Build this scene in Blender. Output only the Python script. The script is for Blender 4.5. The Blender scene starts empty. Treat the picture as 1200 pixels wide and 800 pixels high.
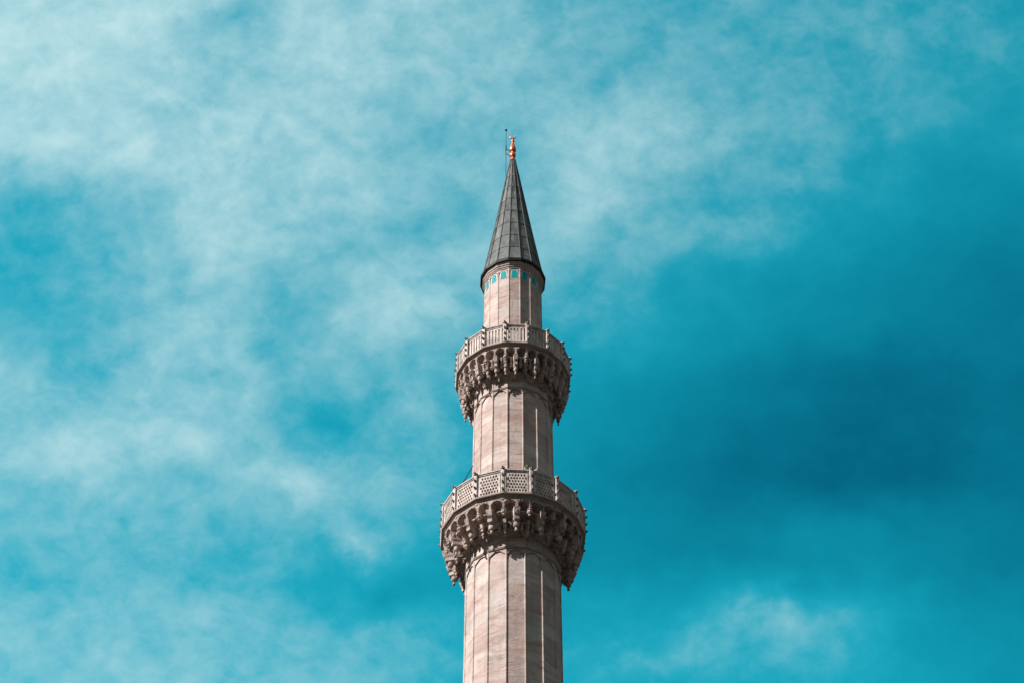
import bpy, bmesh, math, random
from mathutils import Vector, Matrix
random.seed(7)
sc = bpy.context.scene
C = sc.collection
rad = math.radians
PI = math.pi

# ------------------------------------------------------------------ camera
DIST, EYE, PITCH = 57.6, 1.7, 46.5
cam = bpy.data.objects.new('camera', bpy.data.cameras.new('camera'))
C.objects.link(cam)
cam.location = (-0.03, -DIST, EYE)
cam.rotation_euler = (rad(90 + PITCH), 0, 0)
cam.data.sensor_width = 36
cam.data.lens = 83.4
cam.data.clip_start = 0.5
cam.data.clip_end = 20000
sc.camera = cam

# ------------------------------------------------------------------ light
SUN_AZ, SUN_EL = -61.5, 41.5        # azimuth from the viewer's side of the tower, negative = left
S = Vector((math.sin(rad(SUN_AZ)) * math.cos(rad(SUN_EL)), -math.cos(rad(SUN_AZ)) * math.cos(rad(SUN_EL)), math.sin(rad(SUN_EL))))
sun = bpy.data.objects.new('sun', bpy.data.lights.new('sun', 'SUN'))
C.objects.link(sun)
sun.data.energy = 5.0
sun.data.angle = rad(0.5)
sun.data.color = (1.0, 0.935, 0.885)
sun.rotation_euler = S.to_track_quat('Z', 'Y').to_euler()
sun.location = (-60, -20, 120)

sc.view_settings.view_transform = 'Standard'
sc.view_settings.look = 'None'
sc.view_settings.gamma = 1
EXPO = 0.75
sc.view_settings.exposure = EXPO
sc.view_settings.use_curve_mapping = False

# ------------------------------------------------------------------ node helper
class NG:
    def __init__(s, nt):
        s.nt = nt; s.nt.nodes.clear()
    def n(s, t, **kw):
        nd = s.nt.nodes.new(t)
        for k, v in kw.items():
            if k.startswith('_'): nd.inputs[int(k[1:])].default_value = v
            else: setattr(nd, k, v)
        return nd
    def l(s, a, b): s.nt.links.new(a, b)
    def put(s, sock, v):
        if isinstance(v, bpy.types.NodeSocket): s.l(v, sock)
        else: sock.default_value = v
    def m(s, op, a, b=0.0, c=0.0, clamp=False):
        nd = s.n('ShaderNodeMath', operation=op, use_clamp=clamp)
        for i, v in enumerate((a, b, c)): s.put(nd.inputs[i], v)
        return nd.outputs[0]
    def vm(s, op, a, b=(0, 0, 0)):
        nd = s.n('ShaderNodeVectorMath', operation=op)
        s.put(nd.inputs[0], a); s.put(nd.inputs[1], b)
        return nd.outputs['Value'] if op in ('DOT_PRODUCT', 'LENGTH') else nd.outputs[0]
    def mr(s, v, a, b, c=0.0, d=1.0, smooth=False):
        nd = s.n('ShaderNodeMapRange')
        if smooth: nd.interpolation_type = 'SMOOTHSTEP'
        s.put(nd.inputs[0], v)
        for i, q in enumerate((a, b, c, d)): nd.inputs[1 + i].default_value = q
        return nd.outputs[0]
    def noise(s, vec, scale, detail=4, rough=0.5, dist=0.0):
        nd = s.n('ShaderNodeTexNoise')
        s.put(nd.inputs['Vector'], vec)
        nd.inputs['Scale'].default_value = scale; nd.inputs['Detail'].default_value = detail
        nd.inputs['Roughness'].default_value = rough; nd.inputs['Distortion'].default_value = dist
        return nd.outputs[0]
    def mix(s, f, a, b, mode='MIX'):
        nd = s.n('ShaderNodeMix', data_type='RGBA', blend_type=mode)
        s.put(nd.inputs[0], f); s.put(nd.inputs[6], a); s.put(nd.inputs[7], b)
        return nd.outputs[2]
    def map(s, vec, loc=(0, 0, 0), rot=(0, 0, 0), scale=(1, 1, 1)):
        nd = s.n('ShaderNodeMapping')
        s.put(nd.inputs[0], vec)
        nd.inputs[1].default_value = loc; nd.inputs[2].default_value = rot; nd.inputs[3].default_value = scale
        return nd.outputs[0]
    def comb(s, x, y, z=0.0):
        nd = s.n('ShaderNodeCombineXYZ')
        for i, v in enumerate((x, y, z)): s.put(nd.inputs[i], v)
        return nd.outputs[0]

def srgb(r, g, b):
    f = lambda c: c / 12.92 if c <= 0.04045 else ((c + 0.055) / 1.055) ** 2.4
    return (f(r / 255), f(g / 255), f(b / 255), 1)

# ------------------------------------------------------------------ sky: Nishita air plus a thin broken cloud layer
world = bpy.data.worlds.new('World'); sc.world = world
world.use_nodes = True
g = NG(world.node_tree)
STR = 0.1
sky = g.n('ShaderNodeTexSky', sky_type='NISHITA')
sky.sun_disc = False
sky.sun_elevation = rad(SUN_EL)
sky.sun_rotation = math.atan2(S.x, S.y)
sky.altitude = 50; sky.air_density = 1.0; sky.dust_density = 0.1; sky.ozone_density = 1.5
tc = g.n('ShaderNodeTexCoord')
d = tc.outputs['Generated']
p = rad(PITCH)
# a fixed frame in the sky dome around compass north at 46.5 degrees up: u to the east, v upwards
fw = g.vm('DOT_PRODUCT', d, (0, math.cos(p), math.sin(p)))
fw = g.m('MAXIMUM', fw, 0.12)
K = 2780 / 600.0
u = g.m('MULTIPLY', g.m('DIVIDE', g.vm('DOT_PRODUCT', d, (1, 0, 0)), fw), K)
v = g.m('MULTIPLY', g.m('DIVIDE', g.vm('DOT_PRODUCT', d, (0, -math.sin(p), math.cos(p))), fw), K)
uv = g.comb(u, v)
# warp, so that the broad masses get torn edges
def cnoise(scale, detail, seed):
    nd = g.n('ShaderNodeTexNoise')
    g.put(nd.inputs['Vector'], g.map(uv, loc=(seed, seed * 1.7, 0)))
    nd.inputs['Scale'].default_value = scale; nd.inputs['Detail'].default_value = detail; nd.inputs['Roughness'].default_value = 0.55
    return nd.outputs[1]
def warp(vec, scale, detail, amt, seed):
    off = g.vm('SUBTRACT', cnoise(scale, detail, seed), (0.5, 0.5, 0.5))
    sca = g.n('ShaderNodeVectorMath', operation='SCALE'); g.l(off, sca.inputs[0]); sca.inputs['Scale'].default_value = amt
    return g.vm('ADD', vec, sca.outputs[0])
uvw = warp(warp(warp(uv, 2.2, 3, 0.22, 3.1), 7.0, 5, 0.10, 11.0), 20.0, 4, 0.035, 23.0)

# how much cloud (positive) or deeper, darker sky (negative) each stretch of this part of the dome carries
COVER = [
    [214, 217, 194, 204, 204, 193, 182, 172, 172, 171, 167, 160],
    [206, 208, 204, 210, 198, 185, 189, 187, 179, 173, 165, 154],
    [174, 181, 199, 206, 191, 180, 190, 176, 171, 163, 151, 137],
    [168, 175, 200, 178, 190, 190, 171, 153, 148, 139, 129, 122],
    [188, 196, 192, 188, 166, 176, 151, 138, 125, 114, 103, 112],
    [186, 191, 182, 186, 182, 158, 140, 126, 113, 104, 100, 112],
    [172, 175, 174, 167, 158, 149, 138, 129, 126, 138, 133, 122],
    [185, 185, 185, 181, 174, 164, 153, 152, 156, 161, 150, 137]]
def cover(vec):
    sp = g.n('ShaderNodeSeparateXYZ'); g.l(vec, sp.inputs[0])
    px = g.m('MULTIPLY_ADD', sp.outputs[0], 0.5, 0.5)
    row = g.m('MULTIPLY_ADD', sp.outputs[1], -6.0, 3.5)        # row number, 0 the highest
    row = g.m('MINIMUM', g.m('MAXIMUM', row, 0.0), 7.0)
    tot = None
    for j, vals in enumerate(COVER):
        rp = g.n('ShaderNodeValToRGB'); rp.color_ramp.interpolation = 'B_SPLINE'
        el = rp.color_ramp.elements; el.remove(el[1]); el[0].position = 0.5 / 12
        for i, G in enumerate(vals):
            L = srgb(G, G, G)[0]
            f = (L - 0.352) / 0.45 if L > 0.352 else (L - 0.352) / 0.26
            e = el[0] if i == 0 else el.new((i + 0.5) / 12)
            w = (min(max(f * 1.05, -1), 1) + 1) / 2; e.color = (w, w, w, 1)
        g.l(px, rp.inputs[0])
        t = g.m('SUBTRACT', 1.0, g.m('ABSOLUTE', g.m('SUBTRACT', row, float(j))))
        t = g.mr(t, 0.0, 1.0, 0.0, 1.0, True)
        b_ = g.n('ShaderNodeRGBToBW'); g.l(rp.outputs[0], b_.inputs[0])
        tot = g.m('MULTIPLY', b_.outputs[0], t) if tot is None else g.m('MULTIPLY_ADD', b_.outputs[0], t, tot)
    return g.m('MULTIPLY_ADD', tot, 2.0, -1.0)
field = cover(uvw)
for (x, y, sx, sy, rot, w) in [        # single clumps and holes in the cover
        (382, 478, 62, 40, -10, -0.34), (315, 388, 40, 60, 20, -0.24), (90, 365, 70, 40, 10, -0.16), (15, 282, 40, 60, 0, -0.22), (440, 690, 120, 50, 15, -0.26),
        (225, 560, 60, 26, -10, -0.18), (275, 18, 60, 26, 25, -0.40), (505, 265, 70, 34, 20, -0.20), (395, 292, 60, 40, 30, -0.20), (97, 508, 90, 34, 0, 0.30),
        (247, 312, 80, 60, 40, 0.18), (420, 627, 36, 20, -25, 0.34), (465, 342, 80, 40, 10, 0.22), (700, 200, 50, 110, -25, 0.22), (800, 150, 60, 50, 20, 0.16), (350, 545, 120, 26, -20, 0.20),
        (480, 470, 50, 30, -20, 0.16), (920, 735, 90, 34, 10, 0.30), (760, 790, 110, 26, 0, 0.24)]:
    nd = g.n('ShaderNodeMapping', vector_type='TEXTURE')
    g.l(uvw, nd.inputs[0])
    nd.inputs[1].default_value = ((x - 600) / 600, (400 - y) / 600, 0)
    nd.inputs[2].default_value = (0, 0, rad(rot))
    nd.inputs[3].default_value = (sx / 600 * 2.0, sy / 600 * 2.0, 1)
    gr = g.n('ShaderNodeTexGradient', gradient_type='QUADRATIC_SPHERE')
    g.l(nd.outputs[0], gr.inputs[0])
    field = g.m('MULTIPLY_ADD', gr.outputs[1], (w if w < 0 else w * 1.3), field)
clouds = g.m('MAXIMUM', field, 0.0)
uvl = warp(warp(uv, 5.0, 3, 0.07, 41.0), 16.0, 3, 0.022, 17.0)
wisps = g.noise(g.map(uvl, rot=(0, 0, rad(-30)), scale=(1.0, 1.4, 1)), 3.4, 8, 0.58)
puff = g.noise(g.map(uvl, loc=(1.3, 7, 0), rot=(0, 0, rad(-35)), scale=(1.0, 1.25, 1)), 7.5, 8, 0.60)
fine = g.noise(g.map(uvl, loc=(5, 2, 0), rot=(0, 0, rad(-20)), scale=(1.0, 1.2, 1)), 17, 7, 0.64)
tex = g.m('ADD', g.m('MULTIPLY_ADD', wisps, 2.2, -1.10), g.m('MULTIPLY_ADD', fine, 1.9, -0.95))
tex = g.m('ADD', tex, g.m('MULTIPLY_ADD', puff, 2.6, -1.30))
body = g.m('MINIMUM', g.m('MAXIMUM', g.m('ADD', field, 0.35), 0.0), 0.9)
field = g.m('ADD', field, g.m('MULTIPLY', tex, g.m('MULTIPLY_ADD', body, 0.30, 0.075)))
soft = g.m('SQRT', g.m('MULTIPLY_ADD', field, field, 0.008))
den = g.m('MINIMUM', g.m('MULTIPLY', g.m('ADD', soft, field), 0.5), 0.93)
dark = g.m('MINIMUM', g.m('MULTIPLY', g.m('SUBTRACT', soft, field), 0.5), 1.0)
inb = g.mr(g.vm('LENGTH', uv), 1.3, 2.6, 0.0, 1.0, True)          # unseen sky elsewhere: warm grey cover added for neutral fill on shaded stone
allround = g.mr(g.noise(d, 2.6, 8, 0.6), 0.25, 0.60, 0.35, 0.92)
den = g.m('ADD', g.m('MULTIPLY', den, g.m('SUBTRACT', 1.0, inb)), g.m('MULTIPLY', allround, inb), clamp=True)
air = g.mix(1.0, sky.outputs[0], (0.02, 1.68, 1.24, 1), 'MULTIPLY')
cl = tuple(c / STR / 2 ** EXPO for c in srgb(194, 229, 233)[:3]) + (1,)
dk = tuple(c / STR / 2 ** EXPO for c in srgb(0, 88, 120)[:3]) + (1,)
col = g.mix(g.m('MULTIPLY', dark, g.m('SUBTRACT', 1.0, inb)), air, dk)
col = g.mix(den, col, g.mix(inb, cl, (1.95, 1.55, 1.42, 1)))
sep = g.n('ShaderNodeSeparateXYZ'); g.l(d, sep.inputs[0])
hz = g.mr(sep.outputs[2], 0.05, 0.56, 1.0, 0.0, True)             # low sky out of view, darkened to cut fill light on undersides
col = g.mix(g.m('MULTIPLY', hz, 0.9), col, (0.22, 0.19, 0.17, 1))
bg = g.n('ShaderNodeBackground'); g.l(col, bg.inputs[0]); bg.inputs[1].default_value = STR
wo = g.n('ShaderNodeOutputWorld'); g.l(bg.outputs[0], wo.inputs[0])

# ------------------------------------------------------------------ materials
def material(name):
    m = bpy.data.materials.new(name); m.use_nodes = True
    q = NG(m.node_tree)
    b = q.n('ShaderNodeBsdfPrincipled'); b.inputs['Specular IOR Level'].default_value = 0.2; o = q.n('ShaderNodeOutputMaterial'); q.l(b.outputs[0], o.inputs[0])
    return m, q, b

def stone_shaft():
    m, q, b = material('marble_blocks')
    uvn = q.n('ShaderNodeUVMap'); uvn.uv_map = 'UVMap'
    s = q.n('ShaderNodeSeparateXYZ'); q.l(uvn.outputs[0], s.inputs[0])
    ob = q.n('ShaderNodeTexCoord').outputs['Object']
    H = 0.52
    face = q.m('FLOOR', s.outputs[0])
    wob = q.m('MULTIPLY', q.m('SUBTRACT', q.noise(ob, 1.4, 3), 0.5), 0.06)
    vz = q.m('DIVIDE', q.m('ADD', s.outputs[1], wob), H)
    wn1 = q.n('ShaderNodeTexWhiteNoise', noise_dimensions='2D')
    half = q.m('MULTIPLY', q.m('FLOOR', q.m('MULTIPLY', face, 0.5)), 0.37)
    vv = q.m('ADD', vz, half)
    row = q.m('FLOOR', vv)
    q.l(q.comb(face, row), wn1.inputs['Vector'])
    blk = wn1.outputs['Value']
    wn2 = q.n('ShaderNodeTexWhiteNoise', noise_dimensions='2D')
    q.l(q.comb(row, q.m('ADD', face, 31.3)), wn2.inputs['Vector'])
    fr = q.m('FRACT', vv)
    joint = q.m('MINIMUM', fr, q.m('SUBTRACT', 1.0, fr))
    joint = q.mr(joint, 0.0, 0.045, 1.0, 0.0)
    joint = q.m('MULTIPLY', joint, q.mr(q.noise(ob, 2.3, 4), 0.47, 0.62))
    bands = q.noise(q.map(ob, scale=(0.8, 0.8, 2.2)), 1.2, 8, 0.68, 0.9)          # veins lying flat
    streak = q.noise(q.map(ob, scale=(3.0, 3.0, 0.28)), 1.5, 7, 0.70, 0.4)             # rain streaks
    blot = q.noise(ob, 0.9, 6, 0.62, 0.8)
    grit = q.noise(ob, 16, 6, 0.7)
    c = q.mix(blk, (0.405, 0.308, 0.276, 1), (0.565, 0.462, 0.425, 1))
    c = q.mix(q.mr(bands, 0.46, 0.62, 0, 0.88), c, (0.350, 0.235, 0.200, 1))
    c = q.mix(q.mr(wn2.outputs['Value'], 0.72, 0.95, 0, 0.55), c, (0.47, 0.44, 0.415, 1))
    c = q.mix(q.mr(blot, 0.49, 0.68, 0, 0.62), c, (0.250, 0.222, 0.200, 1))
    c = q.mix(q.mr(streak, 0.50, 0.72, 0, 0.60), c, (0.215, 0.190, 0.172, 1))
    c = q.mix(q.mr(grit, 0.55, 0.8, 0, 0.35), c, (0.17, 0.14, 0.125, 1))
    c = q.mix(q.m('MULTIPLY', joint, 0.5), c, (0.15, 0.11, 0.095, 1))
    vor = q.n('ShaderNodeTexVoronoi'); q.l(q.map(ob, scale=(1, 1, 1)), vor.inputs['Vector']); vor.inputs['Scale'].default_value = 1.25
    ch_ = q.n('ShaderNodeSeparateColor'); q.l(vor.outputs['Color'], ch_.inputs[0])
    chip = q.m('MULTIPLY', q.mr(q.m('ADD', vor.outputs['Distance'], q.m('MULTIPLY', q.m('SUBTRACT', grit, 0.5), 0.08)), 0.03, 0.065, 1.0, 0.0), q.m('GREATER_THAN', ch_.outputs[0], 0.62))
    c = q.mix(q.m('MULTIPLY', chip, 0.7), c, (0.10, 0.075, 0.065, 1))
    q.l(c, b.inputs['Base Color'])
    b.inputs['Roughness'].default_value = 0.72
    h = q.m('ADD', q.m('MULTIPLY', q.noise(ob, 5, 8, 0.62), 0.9), q.m('MULTIPLY', joint, -0.4))
    h = q.m('ADD', q.m('ADD', h, q.m('MULTIPLY', blk, 0.5)), q.m('MULTIPLY', chip, -0.8))
    bp = q.n('ShaderNodeBump'); q.l(h, bp.inputs['Height']); bp.inputs['Strength'].default_value = 0.55; bp.inputs['Distance'].default_value = 0.035
    q.l(bp.outputs[0], b.inputs['Normal'])
    return m

def stone_carved(name, base, dirt, amount, bs=1.7):
    m, q, b = material(name)
    ob = q.n('ShaderNodeNewGeometry').outputs['Position']
    blot = q.noise(ob, bs, 6, 0.65, 0.5)
    streak = q.noise(q.map(ob, scale=(6, 6, 0.6)), 1.5, 6, 0.65)
    grit = q.noise(ob, 14, 6, 0.7)
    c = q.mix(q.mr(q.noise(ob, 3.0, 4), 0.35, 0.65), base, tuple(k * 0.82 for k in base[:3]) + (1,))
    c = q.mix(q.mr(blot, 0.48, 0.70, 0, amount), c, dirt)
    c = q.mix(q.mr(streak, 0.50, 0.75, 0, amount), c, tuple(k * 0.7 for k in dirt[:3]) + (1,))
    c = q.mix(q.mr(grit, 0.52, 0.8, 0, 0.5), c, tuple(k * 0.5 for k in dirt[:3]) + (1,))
    q.l(c, b.inputs['Base Color']); b.inputs['Roughness'].default_value = 0.8
    bp = q.n('ShaderNodeBump'); q.l(q.noise(ob, 9, 8, 0.65), bp.inputs['Height']); bp.inputs['Strength'].default_value = 0.6; bp.inputs['Distance'].default_value = 0.03
    q.l(bp.outputs[0], b.inputs['Normal'])
    return m

def lead_sheet():
    m, q, b = material('lead_sheet')
    uvn = q.n('ShaderNodeUVMap'); uvn.uv_map = 'UVMap'
    s = q.n('ShaderNodeSeparateXYZ'); q.l(uvn.outputs[0], s.inputs[0])
    ob = q.n('ShaderNodeTexCoord').outputs['Object']
    wn = q.n('ShaderNodeTexWhiteNoise', noise_dimensions='2D')
    q.l(q.comb(q.m('FLOOR', s.outputs[0]), q.m('FLOOR', s.outputs[1])), wn.inputs['Vector'])
    c = q.mix(wn.outputs['Value'], (0.045, 0.053, 0.054, 1), (0.105, 0.118, 0.117, 1))
    c = q.mix(q.mr(q.noise(q.map(ob, scale=(4, 4, 0.6)), 1.6, 7, 0.65), 0.47, 0.64, 0, 0.75), c, (0.175, 0.19, 0.187, 1))
    c = q.mix(q.mr(q.noise(ob, 2.2, 6, 0.65), 0.5, 0.72, 0, 0.8), c, (0.035, 0.036, 0.036, 1))
    q.l(c, b.inputs['Base Color']); b.inputs['Roughness'].default_value = 0.6
    bp = q.n('ShaderNodeBump'); q.l(q.noise(ob, 3.5, 6, 0.6), bp.inputs['Height']); bp.inputs['Strength'].default_value = 0.5; bp.inputs['Distance'].default_value = 0.05
    q.l(bp.outputs[0], b.inputs['Normal'])
    return m

def plain(name, colour, rough=0.6, metal=0.0, var=0.25, scale=6):
    m, q, b = material(name)
    ob = q.n('ShaderNodeNewGeometry').outputs['Position']
    c = q.mix(q.mr(q.noise(ob, scale, 6, 0.65), 0.4, 0.7), colour, tuple(k * (1 - var) for k in colour[:3]) + (1,))
    q.l(c, b.inputs['Base Color']); b.inputs['Roughness'].default_value = rough; b.inputs['Metallic'].default_value = metal
    return m

M_SHAFT = stone_shaft()
M_RAIL = stone_carved('white_marble', (0.66, 0.57, 0.53, 1), (0.14, 0.12, 0.11, 1), 0.72, 2.6)
M_CARVE = stone_carved('carved_limestone', (0.54, 0.43, 0.385, 1), (0.035, 0.022, 0.018, 1), 0.85, 3.6)  # random black crust, darkened partly in place of shade in the recesses
M_CORN = stone_carved('cornice_stone', (0.40, 0.32, 0.285, 1), (0.17, 0.13, 0.11, 1), 0.6)
M_KNOB = stone_carved('dark_grey_knob', (0.22, 0.22, 0.21, 1), (0.07, 0.08, 0.08, 1), 0.7)  # knobs darker and greyer than the posts they stand on
M_LEAD = lead_sheet()
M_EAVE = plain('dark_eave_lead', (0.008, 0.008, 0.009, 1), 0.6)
M_SEAM = plain('lead_seam', (0.075, 0.082, 0.081, 1), 0.6)
M_TILE = plain('turquoise_glazed_tile', (0.0, 0.31, 0.33, 1), 0.7, 0, 0.35, 9)
M_FRAME = plain('pale_tile_border', (0.60, 0.55, 0.52, 1), 0.6, 0, 0.2)
M_COPPER = plain('gilt_copper', (0.74, 0.20, 0.11, 1), 0.40, 0.7, 0.45, 9)
M_IRON = plain('dark_iron', (0.025, 0.03, 0.035, 1), 0.5, 0.4)
M_GREY = plain('grey_painted_metal', (0.30, 0.31, 0.30, 1), 0.5, 0.1)

# ------------------------------------------------------------------ geometry helpers
ROT = 3.3                                   # how far the facet nearest the viewer is turned, degrees
def vang(k): return rad(ROT + 11.25 + 22.5 * k)      # corner k of the 16-sided plan
def fang(k): return rad(ROT + 22.5 * k)              # middle of facet k
def pol(r, a, z): return Vector((r * math.sin(a), -r * math.cos(a), z))

def obj(name, bm, mat, parent=None, smooth=False):
    me = bpy.data.meshes.new(name)
    bmesh.ops.recalc_face_normals(bm, faces=bm.faces[:])
    bm.to_mesh(me); bm.free()
    me.materials.append(mat)
    if smooth:
        for f in me.polygons: f.use_smooth = True
    o = bpy.data.objects.new(name, me); C.objects.link(o)
    if parent: o.parent = parent
    return o
def tag(o, label=None, cat=None, group=None, kind=None):
    for k, w in (('label', label), ('category', cat), ('group', group), ('kind', kind)):
        if w: o[k] = w
    return o
def thing(name, loc, label, cat):
    o = bpy.data.objects.new(name, None); C.objects.link(o)
    o.empty_display_size = 0.5; o.location = loc
    return tag(o, label, cat)

def turned(bm, prof, angles, loc=None, closed_ends=True):
    """profile [(r, z)] swept round the given corner angles"""
    loc = loc or Vector((0, 0, 0))
    rings = [[bm.verts.new(pol(r, a, z) + loc) for a in angles] for r, z in prof]
    n = len(angles)
    for A, B in zip(rings, rings[1:]):
        for i in range(n):
            bm.faces.new((A[i], A[(i + 1) % n], B[(i + 1) % n], B[i]))
    if closed_ends:
        bm.faces.new(rings[0]); bm.faces.new(list(reversed(rings[-1])))
POLY = [vang(k) for k in range(16)]
def circ(n): return [2 * PI * i / n for i in range(n)]

def box(bm, M, sx, sy, sz, bevel=0.0):
    r = bmesh.ops.create_cube(bm, size=1.0, matrix=M @ Matrix.Diagonal((sx, sy, sz, 1)))
    if bevel:
        es = list({e for v in r['verts'] for e in v.link_edges})
        bmesh.ops.bevel(bm, geom=es, offset=bevel, segments=1, affect='EDGES')
def tube(bm, pts, r, n=8):
    rings = []
    for i, p_ in enumerate(pts):
        t = (pts[min(i + 1, len(pts) - 1)] - pts[max(i - 1, 0)]).normalized()
        a = t.orthogonal().normalized() if not rings else (prev - t * prev.dot(t)).normalized()
        prev = a; b_ = t.cross(a)
        rr = r[i] if isinstance(r, (list, tuple)) else r
        rings.append([bm.verts.new(p_ + (a * math.cos(x) + b_ * math.sin(x)) * rr) for x in circ(n)])
    for A, B in zip(rings, rings[1:]):
        for i in range(n): bm.faces.new((A[i], A[(i + 1) % n], B[(i + 1) % n], B[i]))
    bm.faces.new(rings[0]); bm.faces.new(list(reversed(rings[-1])))

def frame_at(a, r, z):
    """local x along the wall (to the right seen from outside), y outward, z up"""
    t = Vector((math.cos(a), math.sin(a), 0)); o = Vector((math.sin(a), -math.cos(a), 0))
    return Matrix(((t.x, o.x, 0, o.x * r), (t.y, o.y, 0, o.y * r), (0, 0, 1, z), (0, 0, 0, 1)))

# ------------------------------------------------------------------ shaft stage: 16 sunk panels between round ribs, each with an ogee head
def ogee(s):
    """height of panel head above its springing, s in -1..1, in units of half width"""
    a = abs(s)
    lob = 0.10 * abs(math.sin(a * PI * 1.5)) * (1 - a)
    return 0.62 * (1 - a ** 1.7) + lob
def shaft_stage(z0, r0, z1, r1, arch_z, rib=0.025, sunk=0.016, rise=1.0):
    bm = bmesh.new(); uvl = bm.loops.layers.uv.new('UVMap')
    def face(vs, uvs):
        f = bm.faces.new(vs)
        for lp, w in zip(f.loops, uvs): lp[uvl].uv = w
    def R(z): return r0 + (r1 - r0) * (z - z0) / (z1 - z0)
    rows = max(2, int((arch_z - z0) / 2.0))
    for k in range(16):
        A0, A1 = vang(k - 1), vang(k)
        NX = 15
        cols = []
        for i in range(NX):
            s = -1 + 2 * i / (NX - 1)
            col_ = []
            def P(z, out, s=s):
                ap = R(z) * math.cos(PI / 16); hw = R(z) * math.sin(PI / 16) - rib * 0.9
                return frame_at(fang(k), ap, z) @ Vector((s * hw, out, 0))
            za = arch_z + (ogee(s) * 0.30 * rise if rise else 0.0)
            for j in range(rows + 1):
                z = z0 + (arch_z - 0.25 - z0) * j / rows
                col_.append((P(z, -sunk), z))
            col_.append((P(za, -sunk - .028), za))
            col_.append((P(za + 0.004, 0), za + 0.02))
            col_.append((P(z1, 0), z1))
            cols.append([(bm.verts.new(q), (k + 0.02 + 0.96 * (s + 1) / 2, z)) for q, z in col_])
        for a, b in zip(cols, cols[1:]):
            for j in range(len(a) - 1):
                vs = (a[j], b[j], b[j + 1], a[j + 1])
                face([w[0] for w in vs], [w[1] for w in vs])
        # rib standing on the corner
        prev = None
        NR = rows * 2
        for j in range(NR + 1):
            z = z0 + (z1 - z0) * j / NR
            c = pol(R(z) - 0.012, A1, z)
            t = Vector((math.cos(A1), math.sin(A1), 0)); o_ = Vector((math.sin(A1), -math.cos(A1), 0))
            ring = []
            for m_ in range(7):
                x = -PI / 2 - 0.5 + (PI + 1.0) * m_ / 6
                ring.append(bm.verts.new(c + t * math.sin(x) * rib * 1.25 + o_ * math.cos(x) * rib))
            ring.insert(0, bm.verts.new(c - t * rib * 1.3 - o_ * 0.09)); ring.append(bm.verts.new(c + t * rib * 1.3 - o_ * 0.09))
            if prev:
                for m_ in range(len(ring) - 1):
                    face((prev[0][m_], prev[0][m_ + 1], ring[m_ + 1], ring[m_]), ((k + .97, prev[1]), (k + .99, prev[1]), (k + .99, z), (k + .97, z)))
            prev = (ring, z)
    # inner core so nothing shows through between panels and ribs
    core = [[bm.verts.new(pol((R(z) - 0.075), a, z)) for a in POLY] for z in (z0, z1)]
    for i in range(16):
        face((core[0][i], core[0][(i + 1) % 16], core[1][(i + 1) % 16], core[1][i]), ((i, z0), (i + 1, z0), (i + 1, z1), (i, z1)))
    for ring, z in ((core[0], z0), (core[1], z1)): face(ring, [(0, z)] * 16)
    return bm

# ------------------------------------------------------------------ the minaret
minaret = thing('minaret', (0, 0, 0), 'tall pale pink stone minaret with two carved balconies and a grey lead cone roof', 'minaret')

# stage 1 runs down to a plinth on the ground
bm = bmesh.new()
turned(bm, [(3.2, 0), (3.2, 9.0), (3.05, 9.2), (2.6, 12.5), (1.75, 16.0), (1.68, 16.3)], POLY)
obj('plinth', bm, M_CORN, minaret)
Z_LO, Z_UP = 52.82, 60.15        # underside of the two balcony slabs
s1 = obj('shaft', shaft_stage(16.3, 1.60, Z_LO, 1.530, 51.13), M_SHAFT, minaret)
s2 = obj('shaft', shaft_stage(Z_LO + .2, 1.375, Z_UP, 1.335, 58.50), M_SHAFT, minaret)
s3 = obj('shaft', shaft_stage(Z_UP + .2, 1.050, 65.22, 1.035, 64.98, rib=0.019, sunk=0.010, rise=0.55), M_SHAFT, minaret)
tag(s1, 'widest shaft stage below the lower balcony'); tag(s2, 'shaft stage between the two balconies'); tag(s3, 'slimmest shaft stage under the cone roof')
for zz, rr in ((51.42, 1.545), (58.76, 1.347)):
    bm = bmesh.new()
    turned(bm, [(rr - .06, zz - .055), (rr + .018, zz - .05), (rr + .026, zz - .03), (rr + .012, zz - .012), (rr + .026, zz), (rr + .026, zz + .018), (rr - .06, zz + .03)], POLY)
    obj('moulding', bm, M_CORN, minaret)

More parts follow.
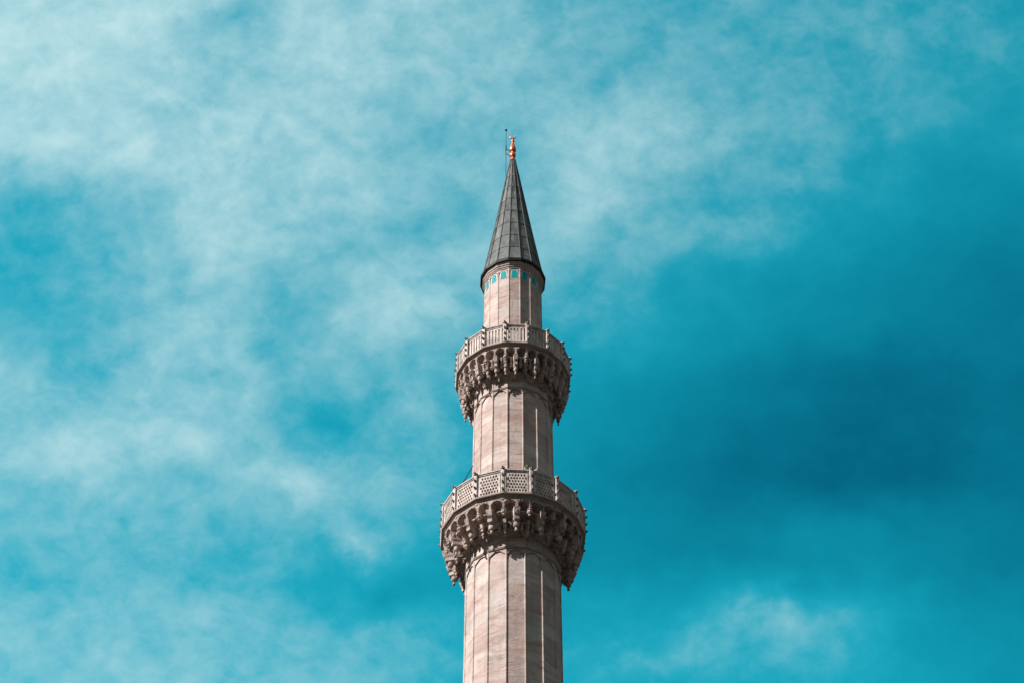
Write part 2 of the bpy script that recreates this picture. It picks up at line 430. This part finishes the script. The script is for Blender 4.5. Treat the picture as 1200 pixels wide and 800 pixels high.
# ------------------------------------------------------------------ balconies
def muqarnas_tier(z0, z1, rb, rt, n, phase, rcore, depth, wmax=0.80, drop=0.0):
    """ring of n hollow pointed niches between tapering ribs; z0 bottom, z1 top"""
    bm = bmesh.new()
    NU, NT = 14, 15
    ts = [i / (NT - 1) for i in range(NT)]
    def rr(s, t):
        front = rb + (rt - rb) * (t ** 0.75)
        if t < 0.50: w = wmax * (0.90 + 0.10 * t / 0.50)
        elif t < 0.93: w = wmax * max(0.0, 1 - ((t - 0.50) / 0.43) ** 2.2) ** 0.55
        else: w = 0
        a = abs(s)
        if w > 0.02 and a < w:
            e = (1 - (a / w) ** 2) ** 0.45
            dd = depth * (1 - 0.55 * t ** 2)
            return max(front - dd * e, rcore)
        return front
    rings = []
    for t in ts:
        z = z0 + (z1 - z0) * t
        ring = []
        for c in range(n):
            for i in range(NU):
                s = -1 + 2 * i / NU
                a = phase + 2 * PI * (c + (i / NU)) / n
                ring.append(bm.verts.new(pol(rr(s, t), a, z)))
        rings.append(ring)
    N = n * NU
    for A, B in zip(rings, rings[1:]):
        for i in range(N): bm.faces.new((A[i], A[(i + 1) % N], B[(i + 1) % N], B[i]))
    for ring, z in ((rings[0], z0), (rings[-1], z1)):
        inner = [bm.verts.new(pol(rcore - 0.02, phase + 2 * PI * i / N, z)) for i in range(N)]
        for i in range(N): bm.faces.new((ring[i], ring[(i + 1) % N], inner[(i + 1) % N], inner[i]))
    for v_ in bm.verts:                                        # chipped and weathered carving
        v_.co += Vector((rj.uniform(-1, 1), rj.uniform(-1, 1), rj.uniform(-1, 1))) * 0.006
    # small stone drops under the ribs
    if drop:
        for c in range(n):
            drop_shape(bm, pol(rb - drop * 0.28, phase + 2 * PI * c / n, z0 + 0.012), drop, drop * rj.uniform(.36, .46), 8)
    return bm
def drop_shape(bm, top, h, r, n=10):
    pr = [(r, 0), (r * 1.08, -.10 * h), (r * .86, -.16 * h), (r * .95, -.24 * h), (r * .98, -.40 * h), (r * .80, -.56 * h), (r * .52, -.64 * h), (r * .40, -.74 * h),
          (r * .52, -.82 * h), (r * .50, -.91 * h), (r * .22, -h)]
    turned(bm, [(a, z) for a, z in reversed(pr)], circ(n), top)

def lattice_panel(w, h, t, nx, ny, mx, mz):
    """pierced slab: staggered tall hexagon openings cut right through"""
    bm = bmesh.new()
    cw, ch = (w - 2 * mx) / nx, (h - 2 * mz) / ny
    def quad(a, b, c, d_): bm.faces.new([bm.verts.new(q) for q in (a, b, c, d_)])
    def rect(x0, x1, z0, z1):
        for y in (t / 2, -t / 2): quad((x0, y, z0), (x1, y, z0), (x1, y, z1), (x0, y, z1))
    rect(-w / 2, w / 2, 0, mz); rect(-w / 2, w / 2, h - mz, h)
    rect(-w / 2, -w / 2 + mx, mz, h - mz); rect(w / 2 - mx, w / 2, mz, h - mz)
    quad((-w / 2, t / 2, 0), (-w / 2, -t / 2, 0), (-w / 2, -t / 2, h), (-w / 2, t / 2, h))
    quad((w / 2, t / 2, 0), (w / 2, -t / 2, 0), (w / 2, -t / 2, h), (w / 2, t / 2, h))
    for j in range(ny):
        z0 = mz + j * ch
        xs = -w / 2 + mx
        if j % 2:
            rect(xs, xs + cw / 2, z0, z0 + ch); rect(xs + (nx - .5) * cw, xs + nx * cw, z0, z0 + ch)
        for i in range(nx - (j % 2)):
            x0 = xs + (i + (0.5 if j % 2 else 0)) * cw; x1 = x0 + cw; cx = (x0 + x1) / 2; cz = z0 + ch / 2
            out = [(x0, z0), (cx, z0), (x1, z0), (x1, cz), (x1, z0 + ch), (cx, z0 + ch), (x0, z0 + ch), (x0, cz)]
            a, b = cw * 0.40, ch * 0.49
            inn = [(cx - a * .72, cz - b * .55), (cx, cz - b), (cx + a * .72, cz - b * .55), (cx + a, cz), (cx + a * .72, cz + b * .55), (cx, cz + b), (cx - a * .72, cz + b * .55), (cx - a, cz)]
            for q in range(8):
                r_ = (q + 1) % 8
                for y in (t / 2, -t / 2):
                    quad((out[q][0], y, out[q][1]), (out[r_][0], y, out[r_][1]), (inn[r_][0], y, inn[r_][1]), (inn[q][0], y, inn[q][1]))
                quad((inn[q][0], t / 2, inn[q][1]), (inn[r_][0], t / 2, inn[r_][1]), (inn[r_][0], -t / 2, inn[r_][1]), (inn[q][0], -t / 2, inn[q][1]))
    bmesh.ops.remove_doubles(bm, verts=bm.verts[:], dist=0.0005)
    return bm
def slat_panel(w, h, t, n, gap):
    """upright flat slats between a bottom and a top strip, narrow open slots between them"""
    bm = bmesh.new()
    box(bm, Matrix.Translation((0, 0, h * .04)), w, t, h * .08)
    box(bm, Matrix.Translation((0, 0, h * .965)), w, t, h * .07)
    pitch = w / n
    for i in range(n):
        x = -w / 2 + pitch * (i + .5)
        sw = pitch - gap
        box(bm, Matrix.Translation((x, 0, h * .505)), sw, t * .94, h * .85)
    return bm

rj = random.Random(21)
def pendant_shape(bm, h, w):
    """hanging stalactite: a block that leans back into the vault, a waisted collar and a turned bud; origin at the tip"""
    hb = h * .44                                    # bud below, block above
    def sq(z, hw, back, front):
        return [bm.verts.new(q) for q in ((-hw, back, z), (-hw * .45, front, z), (hw * .45, front, z), (hw, back, z))]
    lev = [(hb, w * .30, -w * .55, w * .30), (hb + .05 * h, w * .46, -w * .7, w * .46), (hb + .16 * h, w * .50, -w * .9, w * .50), (hb + .20 * h, w * .42, -w * 1.1, w * .44),
           (hb + .30 * h, w * .52, -w * 1.4, w * .62), (h, w * .60, -w * 1.8, w * .80)]
    rings = [sq(*q) for q in lev]
    for A, B in zip(rings, rings[1:]):
        for i in range(4): bm.faces.new((A[i], A[(i + 1) % 4], B[(i + 1) % 4], B[i]))
    bm.faces.new(rings[0]); bm.faces.new(list(reversed(rings[-1])))
    r = w * .31
    pr = [(.16 * r, 0), (.42 * r, .05), (.50 * r, .11), (.46 * r, .17), (.34 * r, .22), (.36 * r, .38), (.42 * r, .44), (.72 * r, .50), (.86 * r, .60), (.92 * r, .78), (.80 * r, .88), (.86 * r, .94), (.70 * r, 1.0)]
    turned(bm, [(a, z * hb) for a, z in pr], circ(10))

def balcony(zu, R, slab_h, rail_z, tiers, pend, style, label):
    """zu underside of slab, R corner radius of parapet"""
    bm = bmesh.new()
    zt = zu + slab_h
    turned(bm, [(R - .14, zu - .01), (R - .075, zu), (R - .07, zu + slab_h * .30), (R - .035, zu + slab_h * .42), (R - .03, zu + slab_h * .62),
                (R + .035, zu + slab_h * .72), (R + .04, zt - .004), (R - .02, zt)], POLY)
    root = tag(obj('balcony', bm, M_CORN, minaret), label)
    for i, (z0, z1, rb, rt, n, ph, dep, wm, dr) in enumerate(tiers):
        rin = (1.50 if style == 'lattice' else 1.29)
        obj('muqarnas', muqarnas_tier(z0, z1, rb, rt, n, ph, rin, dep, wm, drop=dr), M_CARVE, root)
    for ang0, rp, ztop, ztip, wd in pend:
        bm = bmesh.new()
        pendant_shape(bm, ztop - ztip, wd)
        me = None
        for c in range(16):
            a = ang0 + PI / 8 * c
            if me is None:
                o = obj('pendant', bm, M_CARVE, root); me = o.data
            else:
                o = bpy.data.objects.new('pendant', me); C.objects.link(o); o.parent = root
            o.matrix_world = frame_at(a + rj.uniform(-.012, .012), rp + rj.uniform(-.02, .02), ztip + rj.uniform(-.025, .025)) @ Matrix.Diagonal((rj.uniform(.9, 1.12), rj.uniform(.9, 1.1), 1, 1)) @ Matrix.Rotation(rj.uniform(-.12, .12), 4, 'Z')
    # parapet
    rail_h = 0.17
    ph_ = rail_z - rail_h - zt
    ap = (R - .05) * math.cos(PI / 16)
    wid = 2 * (R - .05) * math.sin(PI / 16) - 0.17
    pm = km = None
    for k in range(16):
        a = fang(k)
        if pm is None:
            pb = lattice_panel(wid, ph_, .11, 7, 6, .035, .03) if style == 'lattice' else slat_panel(wid, ph_, .11, 5, .045)
            o = obj('parapet_panel', pb, M_RAIL, root); pm = o.data
        else:
            o = bpy.data.objects.new('parapet_panel', pm); C.objects.link(o); o.parent = root
        o.matrix_world = frame_at(a, ap, zt)
    for k in range(16):
        a = vang(k)
        if km is None:
            bm = bmesh.new()
            H = rail_z - zt
            box(bm, Matrix.Translation((0, -.01, (H - .03) / 2)), .115, .16, H - .03, .012)
            box(bm, Matrix.Translation((0, -.005, H + .015)), .14, .19, .05, .012)
            o = obj('post', bm, M_RAIL, root); km = o.data
            bm = bmesh.new()
            for q in range(4):
                zc = .10 + q * (H - .08) / 3.0
                for (dy, dz, rr_) in ((.080, 0, .047), (.110, .014, .036), (.088, -.040, .030)):
                    bmesh.ops.create_icosphere(bm, subdivisions=2, radius=rr_, matrix=Matrix.Translation((0, dy, zc + dz)) @ Matrix.Diagonal((.85, 1.0, .9, 1)))
            kn = obj('carved_knobs', bm, M_KNOB, None, True); knm = kn.data
            bpy.data.objects.remove(kn)
            o.data.materials.append(M_KNOB)
            tmp = bmesh.new(); tmp.from_mesh(o.data)
            nf = len(tmp.faces); tmp.from_mesh(knm); tmp.faces.ensure_lookup_table()
            for f in tmp.faces[nf:]: f.material_index = 1; f.smooth = True
            tmp.to_mesh(o.data); tmp.free()
        else:
            o = bpy.data.objects.new('post', km); C.objects.link(o); o.parent = root
        o.matrix_world = frame_at(a, R - .03, zt)
    bm = bmesh.new()
    z = rail_z
    ri = R - .16
    outer = [(R - .055, z - rail_h + .002), (R - .03, z - rail_h + .02), (R - .03, z - .115), (R - .005, z - .10), (R - .005, z - .062), (R + .022, z - .05), (R + .026, z - .012), (R, z), (ri, z), (ri, z - rail_h + .002)]
    rings = [[bm.verts.new(pol(r, a, zz)) for a in POLY] for r, zz in outer]
    for i in range(len(rings)):
        A, B = rings[i], rings[(i + 1) % len(rings)]
        for k in range(16): bm.faces.new((A[k], A[(k + 1) % 16], B[(k + 1) % 16], B[k]))
    obj('handrail', bm, M_RAIL, root)
    return root

FA, VA = fang(0), vang(0)
lo = balcony(Z_LO, 2.34, .22, 54.05, [
    (52.47, 52.80, 2.19, 2.245, 32, FA, .46, .80, .25),
    (52.15, 52.48, 2.00, 2.07, 16, FA, .44, .92, .22),
    (51.98, 52.17, 1.83, 1.88, 32, FA + PI / 32, .26, .86, .14),
    (51.83, 52.00, 1.66, 1.71, 16, VA, .15, .90, .12)],
    [(FA, 1.99, 52.48, 51.66, .33), (VA, 1.84, 52.20, 51.68, .18)], 'lattice', 'wider lower balcony with a pierced lattice parapet')
up = balcony(Z_UP, 1.97, .18, 61.23, [
    (59.82, 60.14, 1.855, 1.895, 32, FA, .42, .80, .20),
    (59.56, 59.84, 1.71, 1.745, 32, FA + PI / 32, .27, .80, .19),
    (59.34, 59.58, 1.575, 1.62, 16, VA, .22, .86, .16),
    (59.12, 59.36, 1.44, 1.49, 16, FA, .12, .84, .12)],
    [(FA, 1.72, 59.80, 58.98, .24), (VA, 1.68, 59.76, 59.06, .17)], 'slat', 'narrower upper balcony with an upright slatted parapet')

# ------------------------------------------------------------------ head: tiles, cornice, eave, cone
for k in range(16):
    F = frame_at(fang(k), 1.036 * math.cos(PI / 16) - .02, 64.60)
    def arch(hw, h, y, y2):
        b = bmesh.new()
        pts = [(-hw, 0), (hw, 0), (hw, h - hw * 1.15)]
        for i in range(1, 8):
            t = i / 8
            pts.append((hw * math.cos(t * PI), h - hw * 1.15 + hw * 1.15 * math.sin(t * PI) ** .9))
        pts.append((-hw, h - hw * 1.15))
        A = [b.verts.new(F @ Vector((x, y, z))) for x, z in pts]; B = [b.verts.new(F @ Vector((x, y2, z))) for x, z in pts]
        b.faces.new(B); b.faces.new(list(reversed(A)))
        for i in range(len(A)):
            j = (i + 1) % len(A); b.faces.new((A[i], A[j], B[j], B[i]))
        return b
    fr_ = obj('tile_frame', arch(.138, .475, -.02, .010), M_FRAME, minaret)
    bb = arch(.104, .41, -.01, .016)
    bmesh.ops.translate(bb, verts=bb.verts[:], vec=(0, 0, .03))
    obj('tile', bb, M_TILE, fr_)
bm = bmesh.new()
turned(bm, [(1.02, 65.10), (1.052, 65.115), (1.055, 65.16), (1.075, 65.18), (1.08, 65.24), (1.105, 65.27), (1.112, 65.34), (1.135, 65.37), (1.138, 65.43), (1.0, 65.44)], POLY)
obj('cornice', bm, M_CORN, minaret)
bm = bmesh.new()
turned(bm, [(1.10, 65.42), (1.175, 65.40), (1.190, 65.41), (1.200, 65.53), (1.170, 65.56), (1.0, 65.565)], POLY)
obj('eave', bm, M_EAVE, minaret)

ZB, ZT, RB, RT = 65.56, 72.50, 1.105, 0.085
bm = bmesh.new(); uvl = bm.loops.layers.uv.new('UVMap')
rnd = random.Random(3)
def rc(z):
    t = (z - ZB) / (ZT - ZB)
    return RB + (RT - RB) * t - 0.035 * math.sin(PI * t) * (1 - t)
for k in range(16):
    zs = [ZB]
    while zs[-1] < ZT - 1.0: zs.append(zs[-1] + .82 + rnd.uniform(-.04, .04))
    zs[-1] = ZT if ZT - zs[-1] < .35 else zs[-1]
    if zs[-1] < ZT: zs.append(ZT)
    for j, (za, zb) in enumerate(zip(zs, zs[1:])):
        ins = 0.012
        def Q(a, z, dr): return pol(rc(z) + dr, a, z)
        aL, aR = vang(k - 1), vang(k)
        off = .014
        vs = [bm.verts.new(Q(aL, za, off)), bm.verts.new(Q(aR, za, off)), bm.verts.new(Q(aR, zb + .03, 0)), bm.verts.new(Q(aL, zb + .03, 0))]
        f = bm.faces.new(vs)
        lip = [bm.verts.new(Q(aL, za, -.02)), bm.verts.new(Q(aR, za, -.02))]
        f2 = bm.faces.new((vs[0], lip[0], lip[1], vs[1]))
        for ff in (f, f2):
            for lp in ff.loops: lp[uvl].uv = (k + .5, j + .5)
sp = obj('spire', bm, M_LEAD, minaret)
bm = bmesh.new()
for k in range(16):
    pts = [pol(rc(ZB + (ZT - ZB) * i / 10) + .012, vang(k), ZB + (ZT - ZB) * i / 10) for i in range(11)]
    tube(bm, pts, [.024 - .012 * i / 10 for i in range(11)], 6)
obj('standing_seams', bm, M_SEAM, sp)

# gilt finial with crescent
bm = bmesh.new()
turned(bm, [(.10, 72.42), (.105, 72.52), (.055, 72.56), (.055, 72.62), (.095, 72.66), (.122, 72.74), (.118, 72.82), (.075, 72.90), (.055, 72.93),
            (.085, 72.96), (.128, 73.04), (.134, 73.12), (.118, 73.22), (.085, 73.34), (.058, 73.46), (.040, 73.54), (.040, 73.57), (.066, 73.60), (.068, 73.645), (.036, 73.69), (.026, 73.78)], circ(20))
fin = obj('finial', bm, M_COPPER, minaret, True)
bm = bmesh.new()
cz = 73.93
pts, rs = [], []
for i in range(17):
    t = -1 + 2 * i / 16
    x = rad(-90) + t * rad(128)
    pts.append(Vector((.105 * math.cos(x), 0, cz + .135 * math.sin(x)))); rs.append(.004 + .028 * (1 - abs(t) ** 1.5))
tube(bm, pts, rs, 8)
obj('crescent', bm, M_COPPER, fin, True)

# ------------------------------------------------------------------ lightning rod beside the finial
rod = thing('lightning_rod', (-.262, -.02, 71.2), 'thin dark lightning rod with a ball tip beside the copper finial', 'lightning rod')
L = Vector((-.262, -.02, 71.2))
def rel(*q): return Vector(q) - L
bm = bmesh.new()
tube(bm, [rel(-.262, -.02, 71.2), rel(-.262, -.02, 73.0), rel(-.258, -.02, 74.28)], .011, 6)
obj('rod', bm, M_IRON, rod)
bm = bmesh.new(); tube(bm, [rel(-.262, -.02, 73.05), rel(-.262, -.02, 73.36)], .024, 8); obj('sleeve', bm, M_IRON, rod)
bm = bmesh.new(); bmesh.ops.create_icosphere(bm, subdivisions=3, radius=.048, matrix=Matrix.Translation(rel(-.258, -.02, 74.30))); obj('ball', bm, M_IRON, rod, True)
for zz, zf in ((73.14, 73.02), (72.84, 72.70)):
    bm = bmesh.new(); tube(bm, [rel(-.285, -.02, zz + .01), rel(-.26, -.02, zz), rel(-.10, -.02, zf)], .013, 6); obj('bracket', bm, M_IRON, rod)
bm = bmesh.new()
tube(bm, [rel(-.262, -.02, 71.2)] + [rel(-math.sin(rad(53)) * (rc(z) + .03), -math.cos(rad(53)) * (rc(z) + .03), z) for z in (70.9, 70.0, 69.0, 68.0, 67.0, 66.0, 65.6)], .008, 5)
obj('down_wire', bm, M_IRON, rod)

# ------------------------------------------------------------------ small loudspeaker at the foot of the middle shaft
A = fang(1) - rad(4)
spk = thing('loudspeaker', pol(1.60, A, 54.62), 'small grey pair of horn loudspeakers on the middle shaft, just above the lower balcony rail', 'loudspeaker')
M = frame_at(A, 0, 0); M.translation = (0, 0, 0)
def horn(bm, M, x, z, tilt):
    T = M @ Matrix.Translation((x, 0, z)) @ Matrix.Rotation(tilt, 4, 'Z') @ Matrix.Rotation(rad(-90), 4, 'X')
    pr = [(.025, -.13), (.04, -.12), (.04, -.04), (.02, -.02), (.032, .04), (.055, .08), (.078, .11), (.082, .114), (.07, .11), (.02, .02)]
    tmp = bmesh.new(); turned(tmp, pr, circ(16))
    me = bpy.data.meshes.new('tmp'); tmp.to_mesh(me); tmp.free(); me.transform(T); bm.from_mesh(me); bpy.data.meshes.remove(me)
bm = bmesh.new(); horn(bm, M, -.09, .20, rad(75)); obj('horn', bm, M_GREY, spk)
bm = bmesh.new(); horn(bm, M, .10, .16, rad(-55)); obj('horn', bm, M_GREY, spk)
bm = bmesh.new(); tube(bm, [M @ Vector((0, -.12, -.1)), M @ Vector((0, -.12, .34))], .022, 8); tube(bm, [M @ Vector((0, -.32, .05)), M @ Vector((0, -.12, .05))], .02, 8); tube(bm, [M @ Vector((-.2, -.12, .17)), M @ Vector((.22, -.12, .17))], .018, 8)
obj('bracket', bm, M_IRON, spk)

# ------------------------------------------------------------------ thin cable from shaft to rail, left side
a0, a1 = rad(-63), rad(-84)
P0, P1 = pol(1.34, a1, 56.25), pol(2.24, a0, 54.06)
bm = bmesh.new()
cp = []
for i in range(13):
    t = i / 12
    q = P0.lerp(P1, t); q.z -= .12 * math.sin(PI * t)
    cp.append(q - P1)
tube(bm, cp, .019, 6)
cab = obj('cable', bm, M_IRON)
cab.location = P1
tag(cab, 'thin dark cable slung from the middle shaft to the lower balcony rail', 'cable')

# ------------------------------------------------------------------ ground, out of frame below
m, q, b = material('ground')
ob = q.n('ShaderNodeNewGeometry').outputs['Position']
q.l(q.mix(q.noise(ob, .05, 6), (0.020, 0.017, 0.015, 1), (0.036, 0.031, 0.028, 1)), b.inputs['Base Color']); b.inputs['Roughness'].default_value = .9
bm = bmesh.new(); bmesh.ops.create_circle(bm, cap_ends=True, segments=96, radius=4000)
tag(obj('ground', bm, m), kind='structure')
